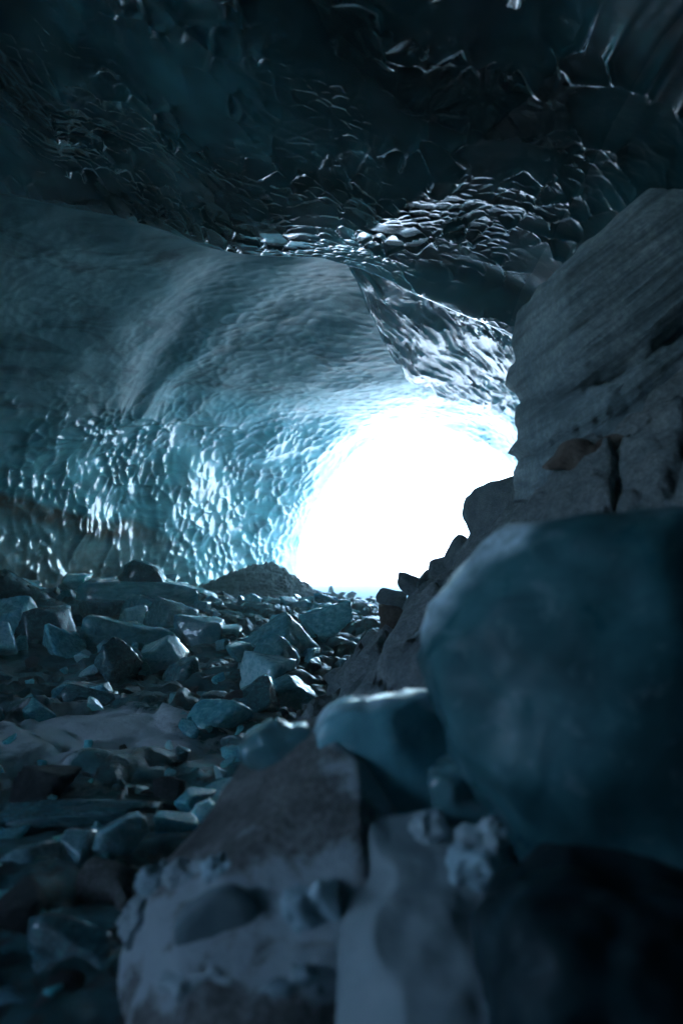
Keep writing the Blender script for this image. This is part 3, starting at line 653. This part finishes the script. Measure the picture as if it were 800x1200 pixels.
def build_snow_patch():
    g = np.linspace(0, 1, 90); X, Y = np.meshgrid(-0.02 + 0.42 * g, 1.12 + 0.62 * g, indexing='ij')
    P = np.stack([X, Y, X * 0], -1)
    Z = 0.222 + 0.43 * (Y - 1.3) - 0.1 * np.maximum(X - 0.2, 0) - 0.9 * np.maximum(0.07 - X + 0.04 * noise(P * 9, 8), 0) + 0.009 * fbm(P * 5, 3, 3) + 0.004 * fbm(P * 18, 3, 4)
    rim = np.minimum(np.minimum(g, 1 - g)[:, None], np.minimum(g, 1 - g)[None, :]); Z = Z * sstep(0, 0.04, rim + 1e-6) - 0.02 * (rim <= 0)
    o = obj('snow_patch', make_mesh('snow_patch', np.stack([X, Y, Z], -1), grid_faces(90, 90)[:, ::-1]), M_FIRN, category='snow patch',
            label='smooth grey-white snow filling the gap between frosted boulder and rounded dark ice')
build_snow_patch()
for k_, (px, py, w, h, txt) in enumerate([(188, 1038, 42, 30, 'knobbly ice crust on the upper rim of the ice lens'), (222, 1028, 44, 26, 'low ice crust on top of the ice lens'),
        (262, 1022, 40, 22, 'flat ice crust beneath the crack in the frosted boulder'), 
        (165, 1078, 30, 40, 'upright ice crust on the outer edge of the frosted boulder'),
        (372, 1080, 44, 70, 'slim upright frosty crust between the ice lens and the snow patch'), (240, 1150, 90, 26, 'long white crust ledge under the ice lens'), (352, 1150, 60, 34, 'broad frosty crust low on the face of the frosted boulder')]):
    a_ = np.linspace(0, 2 * math.pi, 11)[:-1]; rr = np.random.RandomState(500 + k_).uniform(0.75, 1.2, 10)
    placed('ice_crust', [(px + w * 0.72 * r_ * math.cos(q), py + h * 0.62 * r_ * math.sin(q)) for q, r_ in zip(a_, rr)], rock_face(px, py) + 0.03, 0.038, (px, py),
           M_FIRN if k_ % 2 else M_ICE_GREY, txt, 'ice crust', 5, 0.62, 0.3, 520 + k_, 0.3, group='crusts of ice on the frosted boulder')

# ---- boulders along the crest of the rock slope
def stone(name, px, py, w, h, Y, mat, label, category, seed, dep=None, rot=0, planes=9, sharp=15, rough=0.06, detail=0.02, sub=4, **kw):
    c = at(px, py, Y); me = stone_mesh(name, seed, sub, planes, sharp, rough, 1.0, detail)
    o = obj(name, me, mat, label=label, category=category, **kw)
    o.location = c; s = Y / 2000.0 * 1.08
    o.scale = (w * s, (dep or (w + h) / 2) * s, h * s); o.rotation_euler = (0, 0, 0)
    if rot: o.rotation_euler = (0, R(rot), 0)
    return o
stone('boulder', 588, 612, 82, 86, 4.7, M_ROCK_B, 'round blue-grey boulder tucked against the foot of the layered rock', 'boulder', 3, rot=-20)
stone('boulder', 541, 655, 54, 52, 4.9, M_ROCK_B, 'squarish pale grey boulder on the slope crest below the round one', 'boulder', 8, rot=15)
stone('boulder', 487, 688, 40, 34, 5.3, M_ROCK_B, 'small rounded grey boulder alone against the light on the slope crest', 'boulder', 12)
stone('boulder', 462, 706, 52, 34, 5.5, M_ROCK_B, 'low flat boulder at the bottom end of the slope crest', 'boulder', 15)
stone('boulder', 466, 730, 46, 40, 4.7, M_ROCK_BROWN, 'rusty brown boulder perched above a dark hollow in the slope', 'boulder', 19)
stone('boulder', 512, 690, 40, 30, 4.9, M_ROCK, 'wedge-shaped brownish stone under the squarish pale boulder', 'boulder', 22, rot=-30)
stone('boulder', 596, 656, 34, 30, 4.3, M_ROCK_BROWN, 'reddish stone in front of the round blue-grey boulder', 'boulder', 25)
stone('boulder', 520, 662, 26, 26, 5.1, M_ROCK_B, 'little angular stone on the crest between the squarish boulder and the rounded one', 'boulder', 26)
stone('ice_chunk', 566, 664, 34, 14, 4.0, M_ICE_CLEAR, 'thin glinting sliver of ice on the slope just behind the smooth ice boulder', 'ice chunk', 28, rot=-35)

# ---- named ice rubble (base row decides the distance)
def base_y(py, z=0.03): return (CAM_Z - z) * 1000.0 / (py - 600.0)
def rub(px, py, w, h, Y, mat, label, seed, cat='ice chunk', name='ice_chunk', rot=0, dep=None, sharp=60, planes=9, rough=0.05, **kw):
    return stone(name, px, py, w, h, Y, mat, label, cat, seed, dep, rot, planes, sharp, rough, 0.02, 4, **kw)
rub(190, 712, 150, 62, 8.4, M_ICE, 'broad flat-topped blue ice mass, largest on the rubble crest below the dirty ice wall', 101)
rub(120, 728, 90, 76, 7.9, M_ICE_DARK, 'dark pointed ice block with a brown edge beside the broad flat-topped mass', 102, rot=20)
rub(180, 682, 60, 20, 9.4, M_ICE_PALE, 'pale tilted ice plate catching light behind the broad flat-topped mass', 103, rot=-8)
rub(88, 688, 44, 30, 9.2, M_ICE_PALE, 'pale blue block on the crest under the dirty ice wall', 104)
rub(20, 702, 60, 44, 8.6, M_ICE_PALE, 'bright stacked ice block at the foot of the dirty ice wall', 105, rot=10)
rub(228, 704, 60, 34, 8.8, M_ICE, 'long curved ice slab just before the gravel mound', 106, rot=12)
rub(208, 731, 34, 24, 7.4, M_ICE_PALE, 'milky rounded lump lying below the curved slab', 107, rot=18)
rub(318, 716, 36, 28, 8.6, M_ICE_PALE, 'small pale pyramid of ice in front of the gravel mound', 108)
rub(356, 712, 44, 30, 8.8, M_ICE_PALE, 'translucent pale block at the end of the gravel mound', 109, rot=-10)
rub(386, 722, 42, 30, 8.3, M_ICE, 'blue wedge of ice close to the bright mouth', 110, rot=20)
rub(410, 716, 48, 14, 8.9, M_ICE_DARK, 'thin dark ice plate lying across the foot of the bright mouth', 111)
rub(292, 775, 46, 44, 5.6, M_ICE, 'rounded teal block with one flat face beside the upright tooth', 112, rot=-12)
rub(336, 770, 40, 60, 5.7, M_ICE_PALE, 'upright pale tooth of ice with a pointed top', 113)
rub(366, 778, 22, 28, 5.6, M_ICE, 'small ice nub leaning on the upright tooth', 114)
rub(250, 838, 84, 62, 4.0, M_ICE, 'smooth oval teal ice slab tilted up in the middle of the rubble', 115, rot=-32, sharp=5, rough=0.03)
rub(300, 832, 60, 48, 4.3, M_ICE_DARK, 'dark teal ice block between the oval slab and the rock slope', 116, rot=-30)
rub(338, 812, 70, 46, 4.6, M_ICE, 'low teal ice block where the rubble meets the rock slope', 117, rot=-25)
rub(155, 770, 100, 74, 6.4, M_ICE, 'large dull teal block behind the snow patch', 118, rot=14)
rub(60, 772, 96, 52, 6.4, M_ICE_DARK, 'large dark teal block next to the dull teal one', 119)
rub(245, 752, 80, 36, 6.9, M_ICE, 'wide low ice block below the gravel mound', 120)
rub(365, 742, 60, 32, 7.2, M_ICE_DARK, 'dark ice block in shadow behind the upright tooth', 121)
rub(180, 752, 46, 34, 6.6, M_ICE, 'blue block with a snowy corner', 122, rot=-15)
rub(215, 790, 50, 50, 5.2, M_ICE_DARK, 'dark upright ice shard behind the oval slab', 123, rot=28)
rub(55, 925, 74, 50, 2.95, M_ROCK_DARK, 'dark rock with a snow-dusted front lying in the snow patch', 124, 'rock', 'rock', rot=8)
rub(70, 955, 190, 34, 2.75, M_ICE_DARK, 'long dark ice ledge in front of the snow patch', 125, dep=60)
rub(152, 978, 66, 56, 2.5, M_ICE_CLEAR, 'wet clear ice lump with glinting edges beside the frosted boulder', 126, rot=12)
rub(92, 992, 56, 52, 2.45, M_ICE_CLEAR, 'glassy ice lump beside the wet clear one', 127)
rub(30, 1008, 84, 50, 2.4, M_ICE_CLEAR, 'low glassy ice slab with a sparkling rim', 128, rot=-8)
rub(178, 945, 30, 16, 2.75, M_ICE_CLEAR, 'small glinting disc of ice above the wet clear lump', 129)
rub(205, 962, 60, 26, 2.6, M_ICE, 'flat ice sheet tucked under the peak of the frosted boulder', 130, rot=-14)
rub(110, 1040, 60, 60, 2.2, M_FROST, 'frost-speckled rock below the glassy ice lumps', 131, 'rock', 'rock')
rub(148, 1050, 40, 70, 2.1, M_FROST, 'upright frosty rock shard against the frosted boulder', 132, 'rock', 'rock', rot=15)
rub(25, 1070, 100, 70, 2.1, M_ROCK_DARK, 'black rounded rock under the low glassy slab', 133, 'rock', 'rock')
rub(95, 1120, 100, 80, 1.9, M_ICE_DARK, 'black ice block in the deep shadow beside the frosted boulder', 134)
rub(15, 1190, 70, 50, 1.75, M_ICE_BIG, 'blue ice corner poking up in the deep shadow', 135)
rub(90, 1190, 80, 60, 1.75, M_ROCK_DARK, 'black rock beside the blue ice corner', 136, 'rock', 'rock')

# ---- loose fragments: alike, told apart only by their place
rnd = random.Random(5)
protos = [stone_mesh('fragment_%d' % i, 300 + i, 4, 9, 60, 0.04, 1.0, 0.015) for i in range(18)]
kinds = [('ice_fragment', M_ICE, 'blue ice', 'ice fragment', 'loose blue ice fragments'),
         ('ice_fragment', M_ICE_DARK, 'dark ice', 'ice fragment', 'loose dark ice fragments'),
         ('ice_fragment', M_ICE_PALE, 'pale milky ice', 'ice fragment', 'loose pale ice fragments'),
         ('stone', M_ROCK_DARK, 'dark rock', 'stone', 'loose dark stones')]
def where(px, Y):
    if Y > 7.2: return 'on the rubble crest in front of the gravel mound' if px > 225 else 'on the rubble crest below the dirty ice wall'
    if Y > 4.9: return 'around the upright tooth of ice' if px > 225 else 'between the dull teal blocks behind the snow patch'
    if Y > 3.2: return 'around the oval teal slab' if px > 160 else 'in and around the snow patch'
    return 'among the glassy lumps beside the frosted boulder'
mesh_by = {}
def fragment(x, y, z, s, k, flat, rz, rx, spx, px):
    nm, mat, mtxt, cat, grp = kinds[k]; p = rnd.randrange(len(protos))
    key = (p, k)
    if key not in mesh_by:
        me = protos[p].copy(); me.materials.append(mat); mesh_by[key] = me
    size = 'block' if spx > 44 else ('piece' if spx > 22 else 'little splinter')
    o = obj(nm, mesh_by[key], None, label='%s of %s %s' % (size, mtxt, where(px, y)), category=cat, group=grp)
    o.location = (x, y, z); o.scale = (s, s * rnd.uniform(0.7, 1.1), s * flat); o.rotation_euler = (rx, rnd.uniform(-0.4, 0.4), rz)
n = 0
while n < 299:
    px = rnd.uniform(-110, 430); py = 690 + 330 * rnd.random() ** 1.25 if rnd.random() < 0.9 else rnd.uniform(1000, 1190)
    Y = base_y(max(py, 708), 0.05) * rnd.uniform(0.97, 1.03)
    if Y > 9.6: Y = rnd.uniform(7.6, 9.6)
    x = (px - 400) / 1000 * Y
    if x > -0.30 + 0.10 * (Y - 3.8) or (Y < 2.6 and px > 150): continue
    if abs(x + 1.12) < 0.45 and abs(Y - 3.75) < 0.5 and rnd.random() < 0.75: continue
    q = rnd.random()
    spx = rnd.uniform(9, 24) if q < 0.62 else (rnd.uniform(24, 44) if q < 0.86 or Y < 4 else rnd.uniform(44, 78))
    s = spx / 2000 * Y
    k = rnd.choices([0, 1, 2, 3], [0.52, 0.24, 0.16, 0.08])[0]
    if Y > 7.0 and px > 215: spx = min(spx, rnd.uniform(14, 30)); s = spx / 2000 * Y
    if Y > 7.2: k = rnd.choices([0, 2, 1], [0.5, 0.3, 0.2])[0]
    if spx > 44 and k == 3: k = 1
    fl = rnd.uniform(0.5, 1.0)
    z = float(floor_z(np.array(x), np.array(Y))) + s * fl * rnd.uniform(0.2, 0.8)
    fragment(x, Y, z, s, k, fl, rnd.uniform(0, 6.28), rnd.uniform(-0.5, 0.5), spx, px); n += 1

# ---- gravel mound by the mouth: nobody could count it
def build_gravel():
    rs = np.random.RandomState(4); V0, F0 = ico(1); Vs, Fs = [], []; off = 0
    hz = lambda x, y: 0.40 * np.exp(-np.abs((x + 1.15) / 0.72) ** 3 - ((y - 11.4) / 0.7) ** 2) - 0.2 + 0.05 * np.sin(x * 5) * np.exp(-((x + 1.15) / 0.7) ** 2)
    g = np.linspace(-1, 1, 50); X, Y = np.meshgrid(-1.15 + g * 1.7, 11.4 + g * 1.5, indexing='ij')
    Z = hz(X, Y); G = np.stack([X, Y, Z - 0.03], -1); Vs.append(G.reshape(-1, 3))
    q = grid_faces(50, 50)[:, ::-1]; Fs.append(np.concatenate([q[:, [0, 1, 2]], q[:, [0, 2, 3]]])); off = 2500
    for i in range(2600):
        x = -1.15 + rs.normal() * 0.5; y = 11.3 + rs.normal() * 0.5; s = 0.018 + 0.05 * rs.rand() ** 2.5
        q = V0 * s * (1 + 0.25 * rs.normal(size=(len(V0), 1))) * rs.uniform(0.6, 1.2, 3)
        Vs.append(q + np.array([x, y, hz(x, y) + s * 0.2])); Fs.append(F0 + off); off += len(V0)
    obj('gravel', make_mesh('gravel', np.concatenate(Vs), np.concatenate(Fs), False), M_GRAVEL, kind='stuff', category='gravel',
        label='mound of pale grey gravel beside the bright cave mouth')
build_gravel()

# ---- cold mist hanging in the air
bm = bmesh.new(); bmesh.ops.create_cube(bm, size=1.0)
me = bpy.data.meshes.new('haze'); bm.to_mesh(me); bm.free()
m, nt, b = new_mat('haze'); nt.nodes.remove(b)
pv = N(nt, 'ShaderNodeVolumePrincipled'); pv.inputs['Density'].default_value = 0.010; pv.inputs['Color'].default_value = (0.72, 0.97, 0.94, 1); pv.inputs['Anisotropy'].default_value = 0.5
nt.links.new(pv.outputs[0], nt.nodes['Material Output'].inputs['Volume'])
hz = obj('haze', me, m, kind='stuff', label='thin cold mist filling the cave air', category='haze')
hz.location = (0, 0, 3.0); hz.scale = (6020, 6020, 10.0)
